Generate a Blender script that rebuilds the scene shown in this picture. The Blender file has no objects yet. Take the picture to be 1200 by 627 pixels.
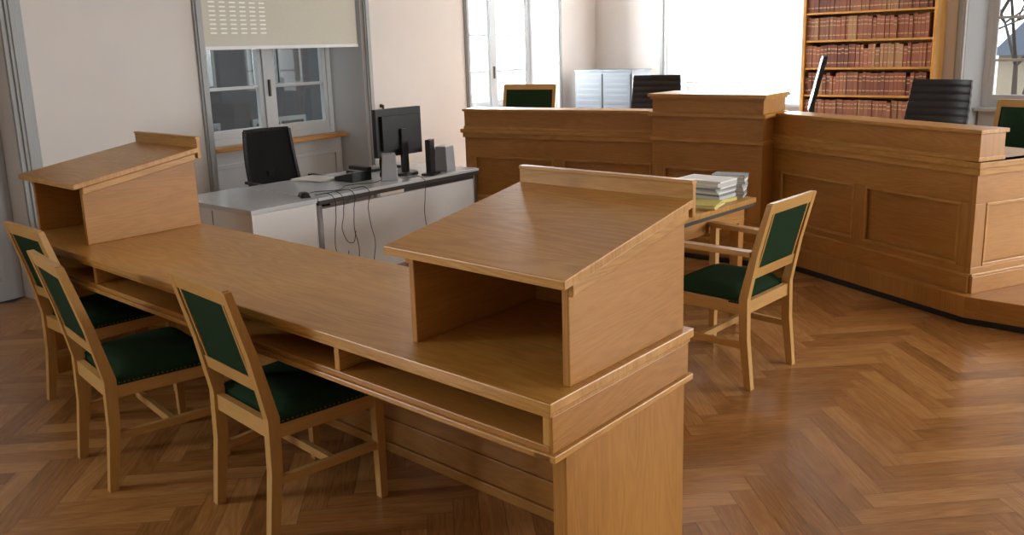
import bpy, math, random
from mathutils import Matrix, Vector
random.seed(7)
scene=bpy.context.scene
COL=scene.collection
def lin(r,g,b):
    f=lambda c:(c/255/12.92) if c/255<=.04045 else ((c/255+.055)/1.055)**2.4
    return (f(r),f(g),f(b),1)
# ------------------------------------------------------------ materials
def newmat(name):
    m=bpy.data.materials.new(name); m.use_nodes=True
    nt=m.node_tree; b=nt.nodes['Principled BSDF']; return m,nt,b
def plain(name,c,rough=.5,metal=0,noise=.04,scale=30,bump=0,coat=0,spec=.5):
    m,nt,b=newmat(name)
    tc=nt.nodes.new('ShaderNodeTexCoord'); n=nt.nodes.new('ShaderNodeTexNoise'); n.inputs['Scale'].default_value=scale; n.inputs['Detail'].default_value=4
    nt.links.new(tc.outputs['Object'],n.inputs['Vector'])
    mx=nt.nodes.new('ShaderNodeMixRGB'); mx.blend_type='MIX'
    mx.inputs[1].default_value=tuple(x*(1-noise*2) for x in c[:3])+(1,); mx.inputs[2].default_value=tuple(min(1,x*(1+noise*2)) for x in c[:3])+(1,)
    nt.links.new(n.outputs['Fac'],mx.inputs[0]); nt.links.new(mx.outputs[0],b.inputs['Base Color'])
    b.inputs['Roughness'].default_value=rough; b.inputs['Metallic'].default_value=metal; b.inputs['Coat Weight'].default_value=coat
    b.inputs['Specular IOR Level'].default_value=spec
    if bump:
        bp=nt.nodes.new('ShaderNodeBump'); bp.inputs['Strength'].default_value=bump; bp.inputs['Distance'].default_value=.004
        nt.links.new(n.outputs['Fac'],bp.inputs['Height']); nt.links.new(bp.outputs[0],b.inputs['Normal'])
    return m
def wood(name,dark,mid,light,rough=.38,tint=0,fig=.25,spec=.5):
    m,nt,b=newmat(name); N=nt.nodes.new; Lk=nt.links.new
    uv=N('ShaderNodeUVMap'); uv.uv_map='UVMap'
    mp=N('ShaderNodeMapping'); mp.inputs['Scale'].default_value=(.9,7,1); Lk(uv.outputs[0],mp.inputs[0])
    n1=N('ShaderNodeTexNoise'); n1.inputs['Scale'].default_value=1.2; n1.inputs['Detail'].default_value=1.5; n1.inputs['Distortion'].default_value=.3; Lk(mp.outputs[0],n1.inputs['Vector'])
    mul=N('ShaderNodeMath'); mul.operation='MULTIPLY'; mul.inputs[1].default_value=80; Lk(n1.outputs['Fac'],mul.inputs[0])
    sn=N('ShaderNodeMath'); sn.operation='SINE'; Lk(mul.outputs[0],sn.inputs[0])
    mp2=N('ShaderNodeMapping'); mp2.inputs['Scale'].default_value=(8,320,1); Lk(uv.outputs[0],mp2.inputs[0])
    n2=N('ShaderNodeTexNoise'); n2.inputs['Scale'].default_value=1.5; n2.inputs['Detail'].default_value=3; Lk(mp2.outputs[0],n2.inputs['Vector'])
    mp3=N('ShaderNodeMapping'); mp3.inputs['Scale'].default_value=(.8,3,1); Lk(uv.outputs[0],mp3.inputs[0])
    n3=N('ShaderNodeTexNoise'); n3.inputs['Scale'].default_value=1.2; n3.inputs['Detail'].default_value=3; Lk(mp3.outputs[0],n3.inputs['Vector'])
    a=N('ShaderNodeMath'); a.operation='MULTIPLY'; a.inputs[1].default_value=fig*.2; Lk(sn.outputs[0],a.inputs[0])
    c2=N('ShaderNodeMath'); c2.operation='MULTIPLY_ADD'; c2.inputs[1].default_value=.55; Lk(n2.outputs['Fac'],c2.inputs[0]); Lk(a.outputs[0],c2.inputs[2])
    c3=N('ShaderNodeMath'); c3.operation='MULTIPLY_ADD'; c3.inputs[1].default_value=.45; Lk(n3.outputs['Fac'],c3.inputs[0]); Lk(c2.outputs[0],c3.inputs[2])
    last=c3
    if tint:
        at=N('ShaderNodeAttribute'); at.attribute_name='Tint'
        c4=N('ShaderNodeMath'); c4.operation='MULTIPLY_ADD'; c4.inputs[1].default_value=tint; Lk(at.outputs['Fac'],c4.inputs[0]); Lk(c3.outputs[0],c4.inputs[2])
        c5=N('ShaderNodeMath'); c5.operation='SUBTRACT'; c5.inputs[1].default_value=tint/2; Lk(c4.outputs[0],c5.inputs[0]); last=c5
    r=N('ShaderNodeValToRGB'); e=r.color_ramp.elements; e[0].position=.25; e[0].color=dark; e[1].position=.74; e[1].color=light
    q=e.new(.50); q.color=mid
    Lk(last.outputs[0],r.inputs[0]); Lk(r.outputs[0],b.inputs['Base Color'])
    rr=N('ShaderNodeMath'); rr.operation='MULTIPLY_ADD'; rr.inputs[1].default_value=.14; rr.inputs[2].default_value=rough-.07; Lk(n2.outputs['Fac'],rr.inputs[0]); Lk(rr.outputs[0],b.inputs['Roughness'])
    bp=N('ShaderNodeBump'); bp.inputs['Strength'].default_value=.08; bp.inputs['Distance'].default_value=.001; Lk(n2.outputs['Fac'],bp.inputs['Height']); Lk(bp.outputs[0],b.inputs['Normal'])
    b.inputs['Specular IOR Level'].default_value=spec
    return m
def tintmat(name,stops,rough=.6):
    m,nt,b=newmat(name); N=nt.nodes.new
    at=N('ShaderNodeAttribute'); at.attribute_name='Tint'; r=N('ShaderNodeValToRGB'); r.color_ramp.interpolation='LINEAR'
    e=r.color_ramp.elements; e[0].color=stops[0]; e[1].color=stops[-1]
    for i,s in enumerate(stops[1:-1]):
        q=e.new((i+1)/(len(stops)-1)); q.color=s
    nt.links.new(at.outputs['Fac'],r.inputs[0]); nt.links.new(r.outputs[0],b.inputs['Base Color']); b.inputs['Roughness'].default_value=rough
    return m
OAK=wood('oak_veneer',lin(150,102,42),lin(186,134,62),lin(206,158,88),rough=.34,fig=.32)
OAKD=wood('oak_panel',lin(140,90,36),lin(172,118,50),lin(190,138,70),rough=.40,fig=.2)
BEECH=wood('chair_beech',lin(160,116,58),lin(188,143,80),lin(202,160,96),rough=.4,fig=.1)
PARQ=wood('oak_parquet',lin(118,78,40),lin(160,110,60),lin(190,140,86),rough=.24,tint=.28,fig=.2)
GAP=plain('parquet_gap',lin(66,42,24),.7)
GREEN=plain('green_fabric',lin(30,50,30),.95,noise=.25,scale=220,bump=.4,spec=.1)
STUD=plain('brass_studs',lin(110,104,66),.45,metal=.6)
BLACK=plain('black_plastic',lin(20,20,23),.45)
MESHB=plain('black_mesh',lin(20,21,26),.8,scale=300,noise=.3)
SCREEN=plain('black_gloss',lin(12,14,17),.18)
LEATH=plain('black_leather',lin(24,28,38),.45,noise=.15,scale=60,bump=.2)
METAL=plain('chrome_metal',lin(170,172,175),.25,metal=1)
WHITE=plain('white_laminate',lin(222,223,224),.4,noise=.015)
DTOP=plain('desk_top_grey',lin(200,206,212),.14,noise=.02)
EDGE=plain('edge_and_shadow_gap',lin(52,42,36),.5)  # dark table edge, and painted shade of the gap under the desk top
GREYPL=plain('grey_plastic',lin(160,163,168),.5)
CABG=plain('cabinet_metal_grey',lin(88,94,102),.45,noise=.02)
PAINT=plain('wall_paint',lin(216,210,206),.85,noise=.015,scale=4,spec=.2)
PAINTR=plain('rear_wall_paint',lin(170,160,150),.85,noise=.015,scale=4,spec=.2)  # unseen rear wall, toned down so it bounces less light
PAINTB=plain('reveal_paint',lin(180,183,186),.7,noise=.015,scale=4,spec=.3)
TRIM=plain('trim_paint',lin(158,161,162),.55,noise=.02,scale=6)
FRAME=plain('window_frame_paint',lin(190,194,198),.5,noise=.02,scale=6)
CEIL=plain('ceiling_paint',lin(225,223,218),.9)
BLKSK=plain('black_skirting',lin(22,20,20),.6)
CREAM=plain('blind_fabric',lin(198,195,182),.85,noise=.03,scale=80)
CREAML=plain('blind_hole_light',lin(245,245,240),.9)  # near-white colour paints the light shining through the blind's holes
PAPER=tintmat('paper_covers',[lin(225,225,222),lin(186,188,188),lin(228,226,216),lin(120,126,128),lin(226,226,222),lin(206,192,104)])
BOOK=tintmat('leather_bindings',[lin(92,50,36),lin(122,66,46),lin(140,86,60),lin(110,62,44),lin(146,110,76)])
GOLD=plain('gold_tooling',lin(172,136,98),.5)
DARKG=plain('facade_shaded',lin(34,35,37),.9,noise=.2,scale=3)  # courtyard shade is put into this very dark wall colour
FACW=plain('facade_window_frame',lin(84,88,88),.8)
FACB=plain('facade_light',lin(150,140,124),.9)
ROOF=plain('slate_roof',lin(56,66,82),.8,noise=.2,scale=20)
BARK=plain('tree_bark',lin(50,42,38),.9)
GROUND=plain('courtyard_paving',lin(110,108,104),.9)
BRASS=plain('dark_bronze',lin(70,60,50),.5,metal=.6)
def glassmat():
    m,nt,b=newmat('window_glass'); nt.nodes.remove(b); o=nt.nodes['Material Output']
    t=nt.nodes.new('ShaderNodeBsdfTransparent'); g=nt.nodes.new('ShaderNodeBsdfGlossy'); g.inputs['Roughness'].default_value=.02
    f=nt.nodes.new('ShaderNodeLayerWeight'); pw=nt.nodes.new('ShaderNodeMath'); pw.operation='POWER'; pw.inputs[1].default_value=4
    ma=nt.nodes.new('ShaderNodeMath'); ma.operation='MULTIPLY_ADD'; ma.inputs[1].default_value=.6; ma.inputs[2].default_value=.06; mx=nt.nodes.new('ShaderNodeMixShader')
    t.inputs[0].default_value=(.94,.97,.97,1)
    nt.links.new(f.outputs['Facing'],pw.inputs[0]); nt.links.new(pw.outputs[0],ma.inputs[0]); nt.links.new(ma.outputs[0],mx.inputs[0]); nt.links.new(t.outputs[0],mx.inputs[1]); nt.links.new(g.outputs[0],mx.inputs[2]); nt.links.new(mx.outputs[0],o.inputs[0]); return m
GLASS=glassmat()
def blindtrans():
    m,nt,b=newmat('translucent_blind'); nt.nodes.remove(b); o=nt.nodes['Material Output']
    t=nt.nodes.new('ShaderNodeBsdfTranslucent'); d=nt.nodes.new('ShaderNodeBsdfDiffuse'); mx=nt.nodes.new('ShaderNodeMixShader'); mx.inputs[0].default_value=.3
    t.inputs[0].default_value=(.97,.97,.97,1); d.inputs[0].default_value=(.9,.9,.9,1)
    nt.links.new(t.outputs[0],mx.inputs[1]); nt.links.new(d.outputs[0],mx.inputs[2]); nt.links.new(mx.outputs[0],o.inputs[0]); return m
TRANS=blindtrans()
# ------------------------------------------------------------ mesh builder
class M:
    def __init__(s): s.v=[];s.f=[];s.mi=[];s.uv=[];s.t=[];s.sm=[];s.mats=[];s.T=Matrix.Identity(4)
    def mid(s,m):
        if m not in s.mats: s.mats.append(m)
        return s.mats.index(m)
    def frame(s,x=0,y=0,z=0,a=0): s.T=Matrix.Translation((x,y,z))@Matrix.Rotation(a,4,'Z'); return s
    def add(s,pts,faces,mat,grain=(1,0,0),tint=None,smooth=False):
        g=Vector(grain).normalized(); off=(random.uniform(0,20),random.uniform(0,20)); t=random.random() if tint is None else tint
        base=len(s.v); P=[Vector(p) for p in pts]
        for p in P: s.v.append(tuple(s.T@p))
        mi=s.mid(mat)
        for f in faces:
            q=[P[i] for i in f]
            n=(q[1]-q[0]).cross(q[2]-q[0])
            if n.length<1e-12 and len(q)>3: n=(q[2]-q[0]).cross(q[3]-q[0])
            n=n.normalized() if n.length>1e-12 else Vector((0,0,1))
            if abs(n.dot(g))>.9:
                a=Vector((0,0,1)) if abs(n.z)<.7 else Vector((0,1,0)); sc=.25
            else: a=(g-n*g.dot(n)).normalized(); sc=1
            b=n.cross(a)
            s.f.append([base+i for i in f]); s.mi.append(mi); s.t.append(t); s.sm.append(smooth)
            s.uv+= [(p.dot(a)*sc+off[0],p.dot(b)+off[1]) for p in q]
    def hex(s,p,mat,grain=None,tint=None):
        if grain is None:
            P=[Vector(q) for q in p]; e=[P[1]-P[0],P[3]-P[0],P[4]-P[0]]; grain=max(e,key=lambda k:k.length)
        s.add(p,[(3,2,1,0),(4,5,6,7),(0,1,5,4),(1,2,6,5),(2,3,7,6),(3,0,4,7)],mat,grain,tint)
    def box(s,x0,x1,y0,y1,z0,z1,mat,grain=None,tint=None):
        s.hex([(x0,y0,z0),(x1,y0,z0),(x1,y1,z0),(x0,y1,z0),(x0,y0,z1),(x1,y0,z1),(x1,y1,z1),(x0,y1,z1)],mat,grain,tint)
    def prism(s,poly,z0,z1,mat,grain=(1,0,0),tint=None):
        n=len(poly); pts=[(x,y,z0) for x,y in poly]+[(x,y,z1) for x,y in poly]
        F=[tuple(range(n-1,-1,-1)),tuple(range(n,2*n))]+[(i,(i+1)%n,n+(i+1)%n,n+i) for i in range(n)]
        s.add(pts,F,mat,grain,tint)
    def loft(s,secs,mat,grain=(0,0,1),tint=None):
        pts=[]
        for cx,cy,z,wx,wy in secs: pts+=[(cx-wx/2,cy-wy/2,z),(cx+wx/2,cy-wy/2,z),(cx+wx/2,cy+wy/2,z),(cx-wx/2,cy+wy/2,z)]
        F=[(3,2,1,0)]; k=len(secs)
        for j in range(k-1):
            a=4*j
            F+=[(a+i,a+(i+1)%4,a+4+(i+1)%4,a+4+i) for i in range(4)]
        a=4*(k-1); F.append((a,a+1,a+2,a+3)); s.add(pts,F,mat,grain,tint)
    def beam(s,p0,p1,w,h,mat,tint=None,up=(0,0,1)):
        p0=Vector(p0);p1=Vector(p1);d=(p1-p0).normalized();x=d.cross(Vector(up)).normalized();y=x.cross(d)
        P=[]
        for p in (p0,p1):
            P+=[p-x*w/2-y*h/2,p+x*w/2-y*h/2,p+x*w/2+y*h/2,p-x*w/2+y*h/2]
        s.add([tuple(q) for q in P],[(0,1,2,3),(7,6,5,4),(0,4,5,1),(1,5,6,2),(2,6,7,3),(3,7,4,0)],mat,tuple(d),tint)
    def cyl(s,p0,p1,r0,r1,mat,n=16,smooth=True):
        p0=Vector(p0);p1=Vector(p1);d=(p1-p0).normalized();u=Vector((0,0,1)) if abs(d.z)<.9 else Vector((1,0,0));x=d.cross(u).normalized();y=d.cross(x)
        P=[]
        for p,r in((p0,r0),(p1,r1)):
            for i in range(n): a=2*math.pi*i/n; P.append(tuple(p+x*r*math.cos(a)+y*r*math.sin(a)))
        s.add(P,[(i,(i+1)%n,n+(i+1)%n,n+i) for i in range(n)],mat,tuple(d),smooth=smooth)
        s.add(P,[tuple(range(n-1,-1,-1)),tuple(range(n,2*n))],mat)
    def surf(s,fn,nu,nv,th,mat,smooth=True):
        A=[];B=[]
        for j in range(nv+1):
            for i in range(nu+1):
                p,n=fn(i/nu,j/nv); p=Vector(p);n=Vector(n).normalized(); A.append(tuple(p+n*th/2));B.append(tuple(p-n*th/2))
        w=nu+1; K=len(A); F=[]
        for j in range(nv):
            for i in range(nu):
                a=j*w+i; F.append((a,a+1,a+1+w,a+w)); F.append((K+a+w,K+a+1+w,K+a+1,K+a))
        for i in range(nu):
            F.append((K+i,K+i+1,i+1,i)); a=nv*w+i; F.append((a,a+1,K+a+1,K+a))
        for j in range(nv):
            a=j*w; F.append((a,a+w,K+a+w,K+a)); a=j*w+nu; F.append((K+a,K+a+w,a+w,a))
        s.add(A+B,F,mat,smooth=smooth)
    def cushion(s,w0,w1,y0,y1,z0,z1,mat,n=10):
        pts=[];F=[]
        for j in range(n+1):
            for i in range(n+1):
                a=-1+2*i/n;b=-1+2*j/n
                hw=w0+(w1-w0)*(b+1)/2
                h=(max(0,1-abs(a)**5)*max(0,1-abs(b)**5))**.5
                pts.append((a*hw,y0+(y1-y0)*(b+1)/2,z0+(z1-z0)*(.35+.65*h)))
        w=n+1
        for j in range(n):
            for i in range(n): a=j*w+i; F.append((a,a+1,a+1+w,a+w))
        K=len(pts)
        ring=[i for i in range(w)]+[j*w+n for j in range(1,w)]+[n*w+i for i in range(n-1,-1,-1)]+[j*w for j in range(n-1,0,-1)]
        for r in ring: x,y,z=pts[r]; pts.append((x,y,z0))
        L=len(ring)
        for k in range(L): F.append((ring[k],K+k,K+(k+1)%L,ring[(k+1)%L]))
        F.append(tuple(K+k for k in range(L-1,-1,-1)))
        s.add(pts,F,mat,smooth=True)
    def done(s,name,loc=(0,0,0),rot=0,bevel=.003,seg=2):
        me=bpy.data.meshes.new(name); me.from_pydata(s.v,[],s.f)
        for m in s.mats: me.materials.append(m)
        me.polygons.foreach_set('material_index',s.mi); me.polygons.foreach_set('use_smooth',s.sm)
        ul=me.uv_layers.new(name='UVMap'); ul.data.foreach_set('uv',[c for q in s.uv for c in q])
        at=me.attributes.new('Tint','FLOAT','FACE'); at.data.foreach_set('value',s.t)
        me.update()
        o=bpy.data.objects.new(name,me); COL.objects.link(o); o.location=loc; o.rotation_euler=(0,0,rot)
        if bevel:
            b=o.modifiers.new('bevel','BEVEL'); b.width=bevel; b.segments=seg; b.limit_method='ANGLE'; b.angle_limit=math.radians(40)
        return o
# ------------------------------------------------------------ room frames
LW=(-3.39,5.50,math.radians(54.9)); BW=(1.24,12.10,math.radians(-42)); RW=(8.6,5.47,math.radians(-90)); 
def loc2w(fr,x,y):
    c,s=math.cos(fr[2]),math.sin(fr[2]); return (fr[0]+c*x-s*y, fr[1]+s*x+c*y)
def outd(fr,X,Y):
    c,s=math.cos(fr[2]),math.sin(fr[2]); return -(X-fr[0])*s+(Y-fr[1])*c
H=3.3; TH=.5; SP=.12
LN=[(-5.4,-3.5),(1.70,3.50),(5.15,7.05)]; BN=[(1.14,2.99),(4.72,6.62)]; RN=[(.8,2.7),(4.0,5.9)]
def wallL():
    m=M()
    m.prism([(-9.3,0),(-5.4,0),(-5.28,.4),(-5.28,TH),(-9.3,TH)],0,H,PAINT)
    m.prism([(-3.5,0),(-1.30,0),(-1.30,TH),(-3.62,TH),(-3.62,.4)],0,H,PAINT)
    m.prism([(.18,0),(1.70,0),(1.82,.4),(1.82,TH),(.18,TH)],0,H,PAINT)
    m.prism([(3.50,0),(5.15,0),(5.27,.4),(5.27,TH),(3.38,TH),(3.38,.4)],0,H,PAINT)
    m.prism([(7.05,0),(8.07,0),(8.07,TH),(6.93,TH),(6.93,.4)],0,H,PAINT)
    m.box(-1.30,.18,0,TH,2.3,H,PAINT)
    for a,b in LN: m.box(a,b,0,TH,2.95,H,PAINT)
    m.done('wall_left',(LW[0],LW[1],0),LW[2],bevel=0)
def wallB():
    m=M()
    m.prism([(-.45,0),(1.14,0),(1.26,.4),(1.26,TH),(-.45,TH)],0,H,PAINT)
    m.prism([(2.99,0),(4.72,0),(4.84,.4),(4.84,TH),(2.87,TH),(2.87,.4)],0,H,PAINT)
    m.prism([(6.62,0),(9.9,0),(9.9,TH),(6.50,TH),(6.50,.4)],0,H,PAINT)
    for a,b in BN: m.box(a,b,0,TH,2.95,H,PAINT)
    m.done('wall_back',(BW[0],BW[1],0),BW[2],bevel=0)
def wallR():
    m=M()
    for a,b in ((-.1,.8),(2.7,4.0),(5.9,7.97)):
        m.prism([(a,0),(b,0),(b+(.12 if b<7 else 0),.4),(b+(.12 if b<7 else 0),TH),(a-(.12 if a>0 else 0),TH),(a-(.12 if a>0 else 0),.4)],0,H,PAINT)
    for a,b in RN: m.box(a,b,0,TH,2.95,H,PAINT)
    m.done('wall_right',(RW[0],RW[1],0),RW[2],bevel=0)
wallL(); wallB(); wallR()
m=M(); m.box(-8.8,9.1,-3.0,-2.5,0,H,PAINTR); m.done('wall_rear',bevel=0)
def window(fr,idx,a,b,sill=.85,head=2.95):
    m=M(); A=a+SP;B=b-SP
    for (p,q) in (((a,.0),(A,.4)),((b,.0),(B,.4))):
        sx=1 if p[0]==a else -1
        pts=[(p[0]+.004*sx,.02),(q[0]+.004*sx,.4),(q[0]+.012*sx,.4),(p[0]+.012*sx,.02)]
        m.prism(pts[::-1],0,head,PAINTB)
    m.box(A,B,.28,.5,0,sill-.035,PAINTB)
    w=(B-A)
    for i in range(2):
        x0=A+.06+i*w/2; x1=A+w/2-.06+i*w/2
        for bx in ((x0,x1,.66,.70),(x0,x1,.14,.18),): m.box(bx[0],bx[1],.262,.28,bx[2],bx[3],PAINTB)
        m.box(x0,x0+.04,.262,.28,.18,.66,PAINTB); m.box(x1-.04,x1,.262,.28,.18,.66,PAINTB)
    m.prism([(a+.09,.20),(b-.09,.20),(B+.0,.42),(A-.0,.42)],sill-.035,sill,OAKD if idx==1 else PAINTB)
    cw=.075
    for x0,x1 in ((a-cw,a),(b,b+cw)):
        m.box(x0,x1,-.022,0,0,head+cw,TRIM); m.box(x0+.015,x1-.02,-.034,-.022,0,head+.06,TRIM)
    m.box(a,b,-.022,0,head,head+cw,TRIM)
    y0,y1=.36,.43; F=.055
    m.box(A,A+F,y0,y1,sill,head,FRAME); m.box(B-F,B,y0,y1,sill,head,FRAME)
    m.box(A+F,B-F,y0,y1,sill,sill+.06,FRAME); m.box(A+F,B-F,y0,y1,head-.06,head,FRAME)
    c=(A+B)/2
    m.box(c-.05,c+.05,y0-.01,y1,sill+.06,head-.06,FRAME)
    m.box(c-.012,c+.012,y0-.025,y0-.01,sill+.4,sill+.55,BRASS)
    m.box(A+F,B-F,y0,y1,2.25,2.33,FRAME)
    for s0,s1 in ((A+F,c-.05),(c+.05,B-F)):
        m.box(s0,s0+.045,y0+.01,y1-.01,sill+.06,2.25,FRAME); m.box(s1-.045,s1,y0+.01,y1-.01,sill+.06,2.25,FRAME)
        m.box(s0+.045,s1-.045,y0+.01,y1-.01,sill+.06,sill+.13,FRAME)
        for z in (1.34,1.78): m.box(s0+.045,s1-.045,y0+.02,y1-.02,z-.014,z+.014,FRAME)
        m.add([(s0+.045,.395,sill+.13),(s1-.045,.395,sill+.13),(s1-.045,.395,2.25),(s0+.045,.395,2.25)],[(0,1,2,3)],GLASS)
        m.add([(s0,.395,2.33),(s1,.395,2.33),(s1,.395,head-.06),(s0,.395,head-.06)],[(0,1,2,3)],GLASS)
    return m.done('window_%d'%idx,(fr[0],fr[1],0),fr[2],bevel=.002,seg=1)
window(LW,1,*LN[1]); window(LW,2,*LN[2]); window(BW,3,*BN[0]); window(BW,4,*BN[1]); window(RW,5,*RN[0]); window(RW,6,*RN[1]); window(LW,7,*LN[0])
# door on the left
m=M()
m.box(-1.296,.176,.20,.26,.002,2.296,PAINTB)
for x0,x1 in ((-1.24,-.60),(-.52,.12)):
    for z0,z1 in ((.12,.75),(.87,2.2)):
        m.box(x0+.06,x1-.06,.18,.2,z0,z0+.03,PAINTB); m.box(x0+.06,x1-.06,.18,.2,z1-.03,z1,PAINTB)
        m.box(x0+.06,x0+.09,.18,.2,z0+.03,z1-.03,PAINTB); m.box(x1-.09,x1-.06,.18,.2,z0+.03,z1-.03,PAINTB)
m.box(-.58,-.54,.17,.2,.002,2.296,TRIM)
for x0,x1 in ((-1.42,-1.30),(.18,.32)):
    m.box(x0,x1,-.025,-.001,0,2.42,TRIM); m.box(x0+.03,x1-.03,-.04,-.025,0,2.42,TRIM); m.box(x0+.05,x1-.05,-.05,-.04,0,2.40,TRIM)
m.box(-1.30,.18,-.025,-.001,2.3,2.42,TRIM)
m.cyl((-.66,.2,1.05),(-.66,.13,1.05),.012,.012,BRASS); m.box(-.76,-.65,.12,.14,1.04,1.06,BRASS)
m.done('door_1',(LW[0],LW[1],0),LW[2],bevel=.003,seg=1)
m=M()
for a,b in ((-9.3,-5.48),(-3.42,-1.42),(.32,1.62),(3.58,5.07),(7.13,8.05)): m.box(a,b,-.02,0,0,.14,TRIM); m.box(a,b,-.012,0,.14,.16,TRIM)
m.done('baseboard_left',(LW[0],LW[1],0),LW[2],bevel=.002,seg=1)
m=M()
for a,b in ((0,1.06),(3.07,4.64),(6.70,9.8)): m.box(a,b,-.02,0,0,.14,TRIM); m.box(a,b,-.012,0,.14,.16,TRIM)
m.done('baseboard_back',(BW[0],BW[1],0),BW[2],bevel=.002,seg=1)
m=M(); m.cyl((3.68,-.03,.86),(3.68,-.03,1.10),.012,.012,BRASS); m.cyl((3.68,0,1.09),(3.68,-.03,1.09),.02,.012,BRASS); m.cyl((3.68,0,.87),(3.68,-.03,.87),.02,.012,BRASS)
m.done('blind_crank',(LW[0],LW[1],0),LW[2],bevel=0)
m=M(); m.prism([(-9.3,-3.0),(9.1,-3.0),(9.1,5.9),(1.3,12.8),(.8,12.4)],H,H+.1,CEIL)
m.done('ceiling',bevel=0)
# ------------------------------------------------------------ floor
m=M(); W=.092; LL=W*6; ga=math.radians(5)
c,s_=math.cos(ga),math.sin(ga)
def inroom(x,y):
    return outd(LW,x,y)<.32 and outd(BW,x,y)<.32 and -8.8<x<8.9 and -2.6<y<13
g=.0008
for j in range(-38,39):
    for i in range(-170,240):
        bx=i*W+j*LL; by=i*W-j*LL
        for k in (0,1):
            if k==0: x0,x1,y0,y1=bx,bx+LL,by,by+W
            else: x0,x1,y0,y1=bx+LL,bx+LL+W,by+W-LL,by+W
            cx,cy=(x0+x1)/2,(y0+y1)/2
            X=c*cx-s_*cy; Y=s_*cx+c*cy
            if not inroom(X,Y): continue
            q=[(x0+g,y0+g),(x1-g,y0+g),(x1-g,y1-g),(x0+g,y1-g)]
            pts=[(c*a-s_*b,s_*a+c*b,0) for a,b in q]
            gr=(c,s_,0) if k==0 else (-s_,c,0)
            m.add(pts,[(0,1,2,3)],PARQ,gr)
m.prism([(-9.3,-3),(9.1,-3),(9.1,5.9),(1.3,12.8),(.8,12.4)],-.05,-.001,GAP)
m.done('floor',bevel=0)
# ------------------------------------------------------------ counsel bench
BA=2.422-math.pi; BO=(.079,1.926)
LB=3.47; DB=.71
def build_bench():
    m=M()
    m.box(-LB,0,0,DB,.738,.766,OAK)
    m.box(-LB+.008,-.008,.008,DB-.008,.722,.738,OAK)
    y0,y1=.022,.60
    m.box(-LB+.02,-.02,y0,y1,.618,.638,OAKD)
    m.box(-LB+.02,-.02,y1,y1+.02,.618,.722,OAKD)
    for u in (.02,.865,1.735,2.605,LB-.045):
        m.box(-u-.025,-u,y0+.002,y1,.638,.722,OAK,(0,1,0))
    m.box(-LB+.012,-.012,.014,.60,.600,.618,OAK)
    for e in (0,1):
        xa,xb=(-.02,-.012) if e==0 else (-LB+.012,-LB+.02)
        m.box(xa,xb,.022,DB-.012,.62,.722,OAKD,(0,1,0))
        xa,xb=(-.07,.0) if e==0 else (-LB,-LB+.07)
        m.box(xa,xb,.014,DB,.600,.620,OAK,(0,1,0))
        xa,xb=(-.065,-.02) if e==0 else (-LB+.02,-LB+.065)
        m.box(xa,xb,.085,DB-.02,0,.600,OAKD,(0,0,1))
    m.box(-LB+.02,-.02,DB-.03,DB-.012,.6,.722,OAK)
    m.box(-LB+.065,-.065,.60,.618,.04,.600,OAKD,(1,0,0))
    m.box(-LB+.065,-.065,.590,.60,.04,.14,OAKD); m.box(-LB+.065,-.065,.578,.625,0,.04,OAKD)
    for ur in (.023,2.862):
        x1=-ur; x0=x1-.59
        ya,yb=.111,.685
        zf=1.042; sl=.168
        def side(xa,xb):
            zb=zf+sl*(yb-ya)
            m.hex([(xa,ya,.766),(xb,ya,.766),(xb,yb,.766),(xa,yb,.766),(xa,ya,zf),(xb,ya,zf),(xb,yb,zb),(xa,yb,zb)],OAKD,(0,1,0))
        side(x0,x0+.022); side(x1-.022,x1)
        m.box(x0+.022,x1-.022,yb-.02,yb,.766,zf+sl*(yb-ya)-.005,OAKD)
        def slab(xa,xb,ya2,yb2,o0,o1,mat=OAK,gr=(1,0,0)):
            f=lambda y,o: zf+sl*(y-ya)+o
            m.hex([(xa,ya2,f(ya2,o0)),(xb,ya2,f(ya2,o0)),(xb,yb2,f(yb2,o0)),(xa,yb2,f(yb2,o0)),(xa,ya2,f(ya2,o1)),(xb,ya2,f(ya2,o1)),(xb,yb2,f(yb2,o1)),(xa,yb2,f(yb2,o1))],mat,gr)
        slab(x0-.06,x1+.02,.07,.70,0,.026)
        slab(x1,x1+.014,ya,yb,-.035,-.001,gr=(0,1,0)); slab(x0-.014,x0,ya,yb,-.035,-.001,gr=(0,1,0))
        zt=zf+sl*(.70-ya)
        m.box(x0-.06,x1+.02,.695,.715,zt-.03,zt+.076,OAK)
        m.box(x0-.06,x1+.02,.690,.722,zt+.070,zt+.082,OAK)
    return m.done('counsel_bench',(BO[0],BO[1],0),BA,bevel=.003)
build_bench()
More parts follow.
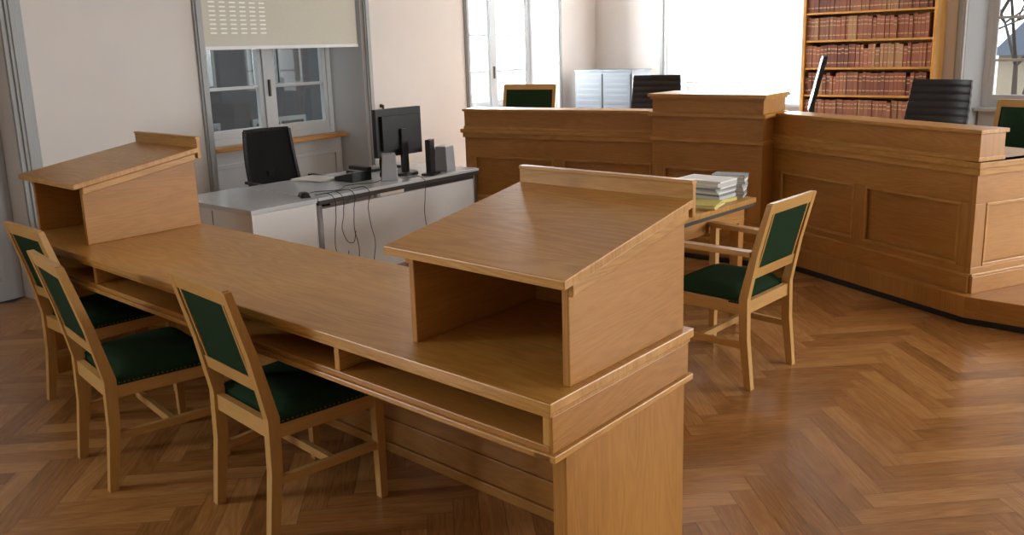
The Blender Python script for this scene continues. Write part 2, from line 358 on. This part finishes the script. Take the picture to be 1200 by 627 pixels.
# ------------------------------------------------------------ chairs
def chair(name,x,y,ang,z=0,arms=False,h=.90,w=.385,wf=.45,dp=.42):
    m=M(); hw=w/2; hf=wf/2; fy=dp-.02
    lean=.115
    post=lambda s:[(s*hw,-.035,0,.032,.034),(s*hw,-.005,.25,.034,.042),(s*hw,0,.44,.034,.044),(s*(hw-.002),-lean*.42,.66,.034,.034),(s*(hw-.004),-lean,h,.034,.026)]
    for s in(-1,1):
        m.loft(post(s),BEECH)
        top=.655 if arms else .425
        m.loft([(s*hf,fy,0,.030,.030),(s*hf,fy,.40,.038,.038),(s*hf,fy,top,.036,.036)],BEECH)
        m.beam((s*hw,.0,.395),(s*hf,fy,.395),.026,.06,BEECH)
        m.beam((s*hw,-.01,.21),(s*hf,fy,.21),.022,.03,BEECH)
        if arms:
            m.beam((s*hw,-.03,.66),(s*(hf+.005),fy+.03,.665),.05,.024,BEECH)
    m.beam((-hf,fy,.395),(hf,fy,.395),.026,.06,BEECH); m.beam((-hw,0,.395),(hw,0,.395),.026,.06,BEECH)
    yy=dp*.5; m.beam((-hw-.012,yy,.21),(hw+.012,yy,.21),.022,.03,BEECH)
    cy0=.022; cy1=fy-.012 if arms else fy+.022; c0=hw+.018; c1=hf+.020 if not arms else hf-.012
    m.cushion(c0,c1,cy0,cy1,.415,.482,GREEN)
    for k in range(23):
        t=(k+.5)/23; xx=c0+(c1-c0)*t; yy2=cy0+(cy1-cy0)*t
        for s in (-1,1): m.cyl((s*xx,yy2,.424),(s*(xx+.0025),yy2,.424),.0035,.0015,STUD,6)
    def ybk(z):
        return (-lean*.42*(z-.44)/.22) if z<.66 else (-lean*.42-(lean*.58)*(z-.66)/(h-.66))
    def rail(z0,z1,th=.024):
        m.hex([(-hw,ybk(z0)-th/2,z0),(hw,ybk(z0)-th/2,z0),(hw,ybk(z0)+th/2,z0),(-hw,ybk(z0)+th/2,z0),(-hw,ybk(z1)-th/2,z1),(hw,ybk(z1)-th/2,z1),(hw,ybk(z1)+th/2,z1),(-hw,ybk(z1)+th/2,z1)],BEECH,(1,0,0))
    rail(h-.05,h+.004); rail(.535,.585)
    def pad(a,b):
        z=.585+b*(h-.05-.585); xx=(-1+2*a)*(hw-.014)
        return (xx,ybk(z)+.002,z),(0,1,.2)
    m.surf(pad,10,10,.020,GREEN)
    def pad2(a,b):
        p,n=pad(.04+a*.92,.03+b*.94); bul=.012*(1-(2*a-1)**4)*(1-(2*b-1)**4); return (p[0],p[1]+.004+bul,p[2]),n
    m.surf(pad2,10,10,.02,GREEN)
    # inner bead of the rear frame
    for a0,a1 in ((.055,.085),(.915,.945)):
        q=[pad(a0,0)[0],pad(a1,0)[0],pad(a0,1)[0],pad(a1,1)[0]]
        m.hex([(q[0][0],q[0][1]-.013,q[0][2]),(q[1][0],q[1][1]-.013,q[1][2]),(q[1][0],q[1][1]-.006,q[1][2]),(q[0][0],q[0][1]-.006,q[0][2]),(q[2][0],q[2][1]-.013,q[2][2]),(q[3][0],q[3][1]-.013,q[3][2]),(q[3][0],q[3][1]-.006,q[3][2]),(q[2][0],q[2][1]-.006,q[2][2])],BEECH,(0,0,1))
    return m.done(name,(x,y,z),ang-math.pi/2,bevel=.004)
chair('side_chair',-.955,2.76,math.radians(45))
chair('side_chair',-1.665,3.15,math.radians(42))
chair('side_chair',-2.115,3.80,math.radians(49))
chair('wooden_armchair',1.225,3.94,math.radians(136),arms=True,h=.90,w=.43,wf=.48,dp=.45)
# ------------------------------------------------------------ side table + papers
m=M(); ta=math.radians(46)
m.box(0,.76,0,1.2,.722,.75,OAK,(0,1,0)); m.box(.006,.754,.006,1.194,.700,.722,EDGE)
m.box(.04,.72,.05,.07,.61,.70,OAKD); m.box(.04,.72,1.13,1.15,.61,.70,OAKD); m.box(.04,.06,.07,1.13,.61,.70,OAKD,(0,1,0)); m.box(.70,.72,.07,1.13,.61,.70,OAKD,(0,1,0))
for a in(.04,.66):
    for b in (.05,1.09): m.loft([(a+.03,b+.03,0,.045,.045),(a+.03,b+.03,.7,.06,.06)],OAKD)
m.done('side_table',(.86,4.16,0),ta,bevel=.003)
def stack(name,x,y,w,d,tints,ang,th=(.008,.03),z=.75):
    m=M(); zz=0
    for tn in tints:
        t=random.uniform(*th); a=random.uniform(-.12,.12); m.T=Matrix.Rotation(a,4,'Z')
        ww=w*random.uniform(.88,1);dd=d*random.uniform(.9,1)
        if t>.012:
            m.box(-ww/2,ww/2,-dd/2,dd/2,zz,zz+.002,PAPER,tint=tn); m.box(-ww/2+.003,ww/2-.003,-dd/2+.003,dd/2-.003,zz+.002,zz+t-.002,PAPER,tint=0); m.box(-ww/2,ww/2,-dd/2,dd/2,zz+t-.002,zz+t,PAPER,tint=tn)
            m.box(-ww/2,ww/2,-dd/2,-dd/2+.003,zz+.002,zz+t-.002,PAPER,tint=tn)
        else: m.box(-ww/2,ww/2,-dd/2,dd/2,zz,zz+t,PAPER,tint=tn)
        zz+=t+.0006
    m.done(name,(x,y,z),ang,bevel=0)
stack('document_stack',1.10,4.69,.20,.28,[1,.2,.6,.0,.2,.62,.4,.2,.8],ta,(.008,.022)); stack('document_stack',1.26,4.80,.13,.19,[.2,.6,.8,.2,.55,.2,.4,.6],ta+.3,(.008,.020))
stack('document_stack',1.0,4.49,.18,.26,[1,.95,1],ta+.2,(.006,.011))
# ------------------------------------------------------------ computer desk
DA=math.radians(50); C0=(-1.54,4.92)
m=M()
m.box(0,.47,0,.86,.06,.690,WHITE,(0,0,1)); m.box(-.006,.476,-.006,.866,.692,.72,DTOP)
m.box(.02,.45,.02,.84,0,.06,BLACK)
m.box(-.003,0,.43-.002,.43+.002,.08,.68,BLACK)
m.box(.05,.43,-.004,0,.08,.09,BLACK)
m.done('office_cabinet',(C0[0],C0[1],0),DA,bevel=.004)
dx,dy=C0[0]+.49*math.cos(DA),C0[1]+.49*math.sin(DA)
m=M()
m.box(0,1.53,0,.84,.70,.72,DTOP); m.box(.004,1.526,.004,.836,.672,.70,EDGE)  # dark slab paints the shadow gap below the top
m.box(.02,1.51,.03,.05,.14,.64,WHITE)
m.box(.0,.04,.02,.82,0,.672,METAL,(0,0,1)); m.box(1.49,1.53,.02,.82,0,.672,METAL,(0,0,1))
m.box(.04,1.49,.40,.44,.60,.672,METAL)
m.done('computer_desk',(dx,dy,0),DA,bevel=.003)
def DP(s,r): c,q=math.cos(DA),math.sin(DA); return (dx+c*s-q*r, dy+q*s+c*r)
m=M()
m.box(-.225,.225,-.02,.02,.14,.49,BLACK); m.box(-.19,.19,-.05,-.02,.19,.44,BLACK); m.box(-.205,.205,.02,.022,.16,.47,SCREEN)
m.box(-.03,.03,-.075,-.05,.02,.34,BLACK); m.cyl((0,-.03,0),(0,-.03,.018),.12,.115,BLACK,24)
m.done('computer_monitor',(*DP(1.02,.34),.72),DA,bevel=.006)
def speaker(s,r,a,h=.19):
    m=M(); m.hex([(-.06,-.06,0),(.06,-.06,0),(.06,.06,0),(-.06,.06,0),(-.056,-.05,h),(.056,-.05,h),(.058,.045,h),(-.058,.045,h)],GREYPL,(0,0,1))
    m.box(-.05,.05,.045,.058,.02,h-.02,MESHB)
    m.cyl((0,.055,h*.62),(0,.064,h*.62),.036,.036,BLACK,20); m.cyl((0,.058,h*.22),(0,.066,h*.22),.018,.018,BLACK,16)
    m.done('desktop_speaker',(*DP(s,r),.72),a,bevel=.008)
speaker(.76,.17,DA+.9); speaker(1.30,.14,DA+.2)
m=M(); m.box(-.045,.045,-.02,.02,0,.26,BLACK); m.box(-.07,.07,-.05,.05,0,.015,BLACK); m.done('pc_speaker_box',(*DP(1.10,.09),.72),DA+.4,bevel=.004)  # upright black box, taken as a PC speaker
m=M(); m.box(-.22,.22,-.075,.075,.0,.018,BLACK)
for r in range(5):
    for k in range(15): m.box(-.21+k*.028,-.186+k*.028,-.065+r*.027,-.043+r*.027,.018,.026,GREYPL)
m.done('keyboard',(*DP(1.05,.66),.72),DA,bevel=.001,seg=1)
m=M(); m.hex([(-.09,-.10,0),(.09,-.10,0),(.09,.10,0),(-.09,.10,0),(-.09,-.10,.03),(.09,-.10,.03),(.09,.10,.07),(-.09,.10,.07)],BLACK)
m.box(-.085,-.045,-.10,.11,.065,.095,BLACK)
for i in range(4):
    for j in range(3): m.box(-.02+j*.03,.0+j*.03,-.07+i*.03,-.05+i*.03,.035+i*.006,.045+i*.006,GREYPL)
m.done('desk_phone',(*DP(.62,.40),.72),DA+math.pi,bevel=.005)
m=M(); m.cushion(.03,.028,-.05,.05,0,.032,BLACK,8); m.done('computer_mouse',(*DP(-.02,.12),.72),DA-.4,bevel=0)
m=M()
for i in range(5): m.T=Matrix.Rotation(random.uniform(-.5,.5),4,'Z'); m.box(-.105,.105,-.148,.148,i*.0022,i*.0022+.0018,PAPER,tint=.03)
m.done('loose_papers',(*DP(.50,.68),.72),DA,bevel=0)
cu=bpy.data.curves.new('computer_cables','CURVE'); cu.dimensions='3D'; cu.bevel_depth=.0025; cu.bevel_resolution=2
random.seed(3)
for s,base in ((.10,.30),(.27,.14),(.40,.10),(.17,.42),(.92,.30)):
    sp=cu.splines.new('BEZIER'); pts=[]
    pts.append((s-.05,.10,.726)); pts.append((s,-.012,.722)); z=.60
    k=0
    while z>base:
        k+=1; pts.append((s+.015*math.sin(k*1.3+s*9),-.028-.01*math.cos(k*2.1),z)); z-=.12
    pts.append((s+.05,-.035,max(.008,base-.03))); pts.append((s+.10,-.02,max(.008,base+.04)))
    sp.bezier_points.add(len(pts)-1)
    for b,p in zip(sp.bezier_points,pts): b.co=p; b.handle_left_type=b.handle_right_type='AUTO'
sp=cu.splines.new('BEZIER'); pts=[(0,.12,.728),(.12,.2,.726),(.25,.12,.726),(.42,.22,.726),(.6,.15,.726),(.72,.2,.726)]; sp.bezier_points.add(len(pts)-1)
for b,p in zip(sp.bezier_points,pts): b.co=p; b.handle_left_type=b.handle_right_type='AUTO'
cu.materials.append(BLACK); oc=bpy.data.objects.new('computer_cables',cu); COL.objects.link(oc); oc.location=(dx,dy,0); oc.rotation_euler=(0,0,DA)
# ------------------------------------------------------------ office chairs
def office_chair(name,x,y,ang,z=0,top=1.02,ribs=False,bw=.44,lean=.10,arms=True):
    m=M(); mat=LEATH if ribs else MESHB
    m.cushion(.22,.24,-.22,.24,.44,.50,mat)
    zb=.56
    def bk(a,b):
        zz=zb+b*(top-zb); xx=(-1+2*a); wv=bw/2*(1-.10*b*b)
        yy=-.24-lean*b+.05*xx*xx-.02*math.sin(b*math.pi)
        if ribs: yy+=.008*abs(math.sin(b*math.pi*11))
        return (xx*wv,yy,zz),(0,1,.15)
    m.surf(bk,10,66 if ribs else 14,.022 if ribs else .01,mat)
    if not ribs:
        for s in (-1,1):
            pr=None
            for k in range(9):
                p,_=bk(0 if s<0 else 1,k/8)
                if pr: m.beam(pr,p,.026,.026,BLACK,up=(0,1,0))
                pr=p
        for b in (0,1):
            pr=None
            for k in range(9):
                p,_=bk(k/8,b)
                if pr: m.beam(pr,p,.026,.026,BLACK)
                pr=p
    m.beam((0,-.1,.43),(0,-.30,.46),.06,.03,BLACK); m.beam((0,-.29,.45),(0,-.27,.70),.06,.02,BLACK,up=(0,1,0))
    m.cyl((0,0,.10),(0,0,.30),.03,.03,BLACK); m.cyl((0,0,.30),(0,0,.44),.018,.018,METAL); m.box(-.12,.12,-.1,.1,.415,.445,BLACK)
    for k in range(5):
        a=2*math.pi*k/5+.3; cx,cy=.29*math.cos(a),.29*math.sin(a)
        m.beam((0,0,.11),(cx,cy,.075),.045,.03,METAL if ribs else BLACK); m.cyl((cx-.02*math.sin(a),cy+.02*math.cos(a),.032),(cx+.02*math.sin(a),cy-.02*math.cos(a),.032),.03,.03,BLACK,14)
    if arms:
        for s in(-1,1):
            m.beam((s*.25,0,.44),(s*.27,0,.64),.02,.04,BLACK,up=(0,1,0)); m.beam((s*.27,-.12,.65),(s*.27,.14,.65),.05,.02,BLACK); m.beam((s*.1,0,.43),(s*.26,0,.44),.04,.02,BLACK)
    m.done(name,(x,y,z),ang-math.pi/2,bevel=.003)
office_chair('office_chair',-1.77,6.62,math.radians(-50),top=1.03,bw=.42)
# ------------------------------------------------------------ judges' bench
PZ=.16
m=M()
plat=[(-.52,7.66),(-.44,7.54),(1.06,6.67),(1.03,6.58),(1.80,5.95),(1.91,6.08),(2.56,4.60),(2.62,4.55),(4.6,2.80),(6.6,5.2),(3.0,9.2),(.1,9.6)]
m.prism(plat,.035,PZ,OAKD)
cxp=sum(p[0] for p in plat)/len(plat)
m.prism([(p[0]+.012*(-1 if p[0]<cxp else 1),p[1]-.012) for p in plat],0,.035,BLKSK)
m.done('judges_platform',bevel=.004)
m=M()
def run(x,y,a,L,npan,gallery=True,depth=.72,z0=PZ,top=.92,ledge_over=.03):
    m.frame(x,y,0,a)
    m.box(0,L,.024,.045,z0,top-.04,OAKD,(1,0,0))
    m.box(0,L,0,.024,top-.24,top-.04,OAKD); m.box(0,L,0,.024,z0,z0+.15,OAKD)
    m.box(0,L,-.018,0,z0,z0+.10,OAKD); m.box(0,L,-.012,0,z0+.10,z0+.115,OAK)
    pw=(L-.09*(npan+1))/npan
    for i in range(npan+1):
        xs=i*(pw+.09); m.box(xs,xs+.09,0,.024,z0+.15,top-.24,OAKD,(0,0,1))
    for i in range(npan):
        xa=.09+i*(pw+.09); xb=xa+pw; za=z0+.15; zb=top-.24; k=.018
        m.box(xa,xb,-.004,.012,zb-k,zb,OAK); m.box(xa,xb,-.004,.012,za,za+k,OAK)
        m.box(xa,xa+k,-.004,.012,za+k,zb-k,OAK,(0,0,1)); m.box(xb-k,xb,-.004,.012,za+k,zb-k,OAK,(0,0,1))
    m.box(-.012,L+.012,-.018,.03,top-.075,top-.035,OAK)
    m.box(-.03,L+.03,-ledge_over,depth,top-.035,top,OAK)
    if gallery:
        m.box(0,L,0,.20,top,top+.155,OAKD); m.box(-.012,L+.012,-.014,.214,top+.155,top+.178,OAK); m.box(-.005,L+.005,-.009,.207,top,top+.025,OAK)
angL=math.atan2(6.72-7.62,1.17+.40); run(-.40,7.62,angL,1.86,2)
angR=math.atan2(4.66-6.15,2.61-1.97); run(1.945,6.21,angR,1.685,2)
run(2.61,4.66,angR+math.pi/2,.72,1,gallery=False,depth=.05)
m.frame(-.40,7.62,0,angL); m.box(0,.03,.045,.70,PZ,.885,OAKD,(0,0,1))
ac=math.radians(-39.2); m.frame(1.12,6.62,0,ac); Lc=.90; DC=.40
m.box(0,Lc,.024,DC,PZ,1.075,OAKD,(1,0,0))
m.box(0,Lc,0,.024,.68,1.075,OAKD); m.box(0,Lc,0,.024,PZ,.31,OAKD)
for a,b in((0,.1),(Lc-.1,Lc)): m.box(a,b,0,.024,.31,.68,OAKD,(0,0,1))
m.box(.1,Lc-.1,-.004,.012,.662,.68,OAK); m.box(.1,Lc-.1,-.004,.012,.31,.328,OAK)
m.box(.1,.118,-.004,.012,.328,.662,OAK); m.box(Lc-.118,Lc-.1,-.004,.012,.328,.662,OAK)
m.box(-.015,Lc+.015,-.018,0,PZ,.26,OAKD)
m.box(-.012,Lc+.012,-.016,DC,.88,.905,OAK); m.box(-.025,Lc+.025,-.028,DC+.02,1.07,1.10,OAK)
m.box(0,Lc,.0,DC,1.10,1.215,OAKD); m.box(-.028,Lc+.028,-.03,DC+.02,1.215,1.24,OAK); m.box(-.012,Lc+.012,-.014,DC+.01,1.198,1.215,OAK)
m.T=Matrix.Identity(4)
m.done('judges_bench',bevel=.003)
chair('green_armchair',.17,8.55,math.radians(-118),z=PZ,arms=True,h=1.09,w=.56,wf=.58,dp=.48)
chair('green_armchair',3.67,5.98,math.radians(-145),z=PZ,arms=True,h=.98,w=.50,wf=.54,dp=.48)
office_chair('leather_office_chair',1.33,7.98,math.radians(-112),z=PZ,top=1.16,ribs=True,bw=.50,arms=True)
office_chair('leather_office_chair',2.88,6.02,math.radians(-145),z=PZ,top=1.14,ribs=True,bw=.48,arms=True,lean=.16)
m=M()
def scr(x,y0,y1,z0,z1,mat):
    f=lambda z:-.22*(z-.10)
    m.hex([(-x,y0+f(z0),z0),(x,y0+f(z0),z0),(x,y1+f(z0),z0),(-x,y1+f(z0),z0),(-x,y0+f(z1),z1),(x,y0+f(z1),z1),(x,y1+f(z1),z1),(-x,y1+f(z1),z1)],mat)
scr(.20,-.015,.015,.16,.57,BLACK); scr(.18,.015,.018,.18,.55,SCREEN); m.box(-.035,.035,-.045,-.015,.012,.22,BLACK); m.box(-.11,.11,-.09,.09,0,.014,BLACK)
m.done('flat_screen',(2.29,6.49,.92),math.radians(71.5),bevel=.003)
stack('desk_papers',2.28,5.92,.20,.29,[0,.2,.4],angR,(.006,.010),z=.92)
m=M(); m.box(-.12,.12,-.10,.10,0,.05,BLACK); m.box(-.10,.10,-.08,-.03,.05,.09,BLACK); m.done('desk_telephone',(2.84,5.25,.92),angR,bevel=.006)
m=M(); m.box(0,.88,0,.42,0,1.29,CABG,(0,0,1)); m.box(-.01,.89,-.012,.43,1.29,1.31,CABG)
m.box(.02,.43,-.012,0,.08,1.26,CABG); m.box(.45,.86,-.012,0,.08,1.26,CABG)
for k in range(16): m.box(.04,.41,-.016,-.012,.12+k*.07,.16+k*.07,CABG); m.box(.47,.84,-.016,-.012,.12+k*.07,.16+k*.07,CABG)
m.done('filing_cabinet',(.88,11.15,0),BW[2],bevel=.003)
# ------------------------------------------------------------ bookcase and books
m=M(); bx0,bx1=3.14,4.54
m.box(bx0,bx0+.03,-.35,-.025,0,2.7,OAK,(0,0,1)); m.box(bx1-.03,bx1,-.35,-.025,0,2.7,OAK,(0,0,1)); m.box(bx0+.03,bx1-.03,-.045,-.025,0,2.7,OAKD)
m.box(bx0-.01,bx1+.01,-.36,-.025,2.7,2.73,OAK)
zs=[.08,.39,.70,1.0,1.30,1.60,1.90,2.20,2.45]
for z in zs: m.box(bx0+.03,bx1-.03,-.34,-.045,z-.022,z,OAK)
m.done('bookcase',(BW[0],BW[1],0),BW[2],bevel=.002,seg=1)
m=M()
for z in zs[:-1]:
    x=bx0+.034; tone=random.random()
    while x<bx1-.08:
        w=random.uniform(.032,.05); h=random.uniform(.235,.25) if random.random()<.9 else random.uniform(.20,.23)
        if random.random()<.16: tone=random.random()
        d=-.335+random.uniform(0,.012); t=min(1,max(0,tone+random.uniform(-.15,.15)))
        m.box(x,x+w-.002,d,-.10,z+.001,z+h,BOOK,(0,0,1),tint=t)
        for q in (.18,.62,.80): m.box(x+.003,x+w-.005,d-.002,d,z+h*q,z+h*q+.012,GOLD)
        x+=w
m.done('law_books',(BW[0],BW[1],0),BW[2],bevel=0)
# ------------------------------------------------------------ blinds
m=M(); m.box(1.73,3.44,.03,.036,1.69,2.9,CREAM); m.box(1.73,3.44,.022,.044,1.672,1.70,WHITE); m.cyl((1.72,.05,2.9),(3.46,.05,2.9),.035,.035,WHITE)
for i in range(6):
    for j in range(9): m.box(1.80+i*.10,1.80+i*.10+.06,.0285,.03,1.80+j*.035,1.80+j*.035+.012,CREAML)  # pale dashes painted as light coming through, no real openings
m.done('roller_blind',(LW[0],LW[1],0),LW[2],bevel=0)
m=M(); m.box(1.28,2.86,.30,.304,1.10,2.9,TRANS); m.box(1.28,2.86,.294,.31,1.085,1.11,WHITE); m.cyl((1.28,.32,2.9),(2.86,.32,2.9),.03,.03,WHITE)
m.done('roller_blind',(BW[0],BW[1],0),BW[2],bevel=0)
# ------------------------------------------------------------ outside
m=M(); m.box(-2,7.3,3.2,3.6,-4,7,DARKG)
for i in range(6):
    for j in range(3):
        x=-1+i*1.4; z=-.4+j*1.6
        m.box(x,x+.9,3.17,3.2,z,z+1.2,FACW); m.box(x+.06,x+.42,3.15,3.17,z+.06,z+1.14,SCREEN); m.box(x+.48,x+.84,3.15,3.17,z+.06,z+1.14,SCREEN)
m.done('courtyard_building',(LW[0],LW[1],0),LW[2],bevel=0)
m=M(); m.box(.2,14,22.4,30,-6,1.0,FACB)
m.hex([(.0,22,.9),(14.4,22,.9),(14.4,30.4,.9),(.0,30.4,.9),(.6,25.9,2.5),(13.6,25.9,2.5),(13.6,26.5,2.5),(.6,26.5,2.5)],ROOF)
m.done('neighbouring_house',(BW[0],BW[1],0),BW[2],bevel=0)
m=M(); random.seed(11)
def branch(p,d,l,r,k):
    q=p+d*l; m.cyl(tuple(p),tuple(q),r,r*.65,BARK,6)
    if k==0: return
    for _ in range(3):
        nd=(d+Vector((random.uniform(-.8,.8),random.uniform(-.8,.8),random.uniform(-.2,.7)))).normalized(); branch(q,nd,l*.72,r*.6,k-1)
branch(Vector((4.8,6.4,-6)),Vector((0,0,1)),3.4,.16,5)
m.done('bare_tree',(BW[0],BW[1],0),BW[2],bevel=0)
m=M(); m.prism([(-30,-20),(60,-20),(60,60),(-30,60)],-6.2,-6,GROUND); m.done('courtyard_ground',bevel=0)
# ------------------------------------------------------------ light
w=bpy.data.worlds.new('overcast_sky'); scene.world=w; w.use_nodes=True
bg=w.node_tree.nodes['Background']; bg.inputs[0].default_value=(.94,.98,1,1); bg.inputs[1].default_value=2.8
def area(name,fr,x,y,z,sx,sz,power,col=(1,1,1)):
    l=bpy.data.lights.new(name,'AREA'); l.shape='RECTANGLE'; l.size=sx; l.size_y=sz; l.energy=power; l.color=col
    o=bpy.data.objects.new(name,l); COL.objects.link(o); X,Y=loc2w(fr,x,y); o.location=(X,Y,z)
    d=-Vector((-math.sin(fr[2]),math.cos(fr[2]),.12)); o.rotation_euler=d.to_track_quat('-Z','Y').to_euler()
area('daylight_window_3',BW,2.07,.75,1.95,1.7,2.0,1500,(.96,.98,1))
area('daylight_window_2',LW,6.1,.75,1.95,1.7,2.0,480,(.96,.98,1))
area('daylight_window_5',RW,1.75,.75,1.95,1.7,2.0,480,(1,.99,.97))
area('daylight_window_6',RW,4.95,.75,1.95,1.7,2.0,380,(1,.99,.97))
area('daylight_window_7',LW,-4.45,.75,1.95,1.7,2.0,320,(.95,.98,1))
# ------------------------------------------------------------ camera
cd=bpy.data.cameras.new('camera'); co=bpy.data.objects.new('camera',cd); COL.objects.link(co); scene.camera=co
cd.sensor_width=36; cd.lens=990.363/1200*36; cd.shift_y=-(313.5-261.9)/1200
co.matrix_world=Matrix.Translation((0,0,1.62))@Matrix.Rotation(math.pi/2-.205,4,'X')@Matrix.Rotation(-.03,4,'Z')
cd.clip_start=.05
scene.view_settings.view_transform='Standard'
scene.view_settings.exposure=0
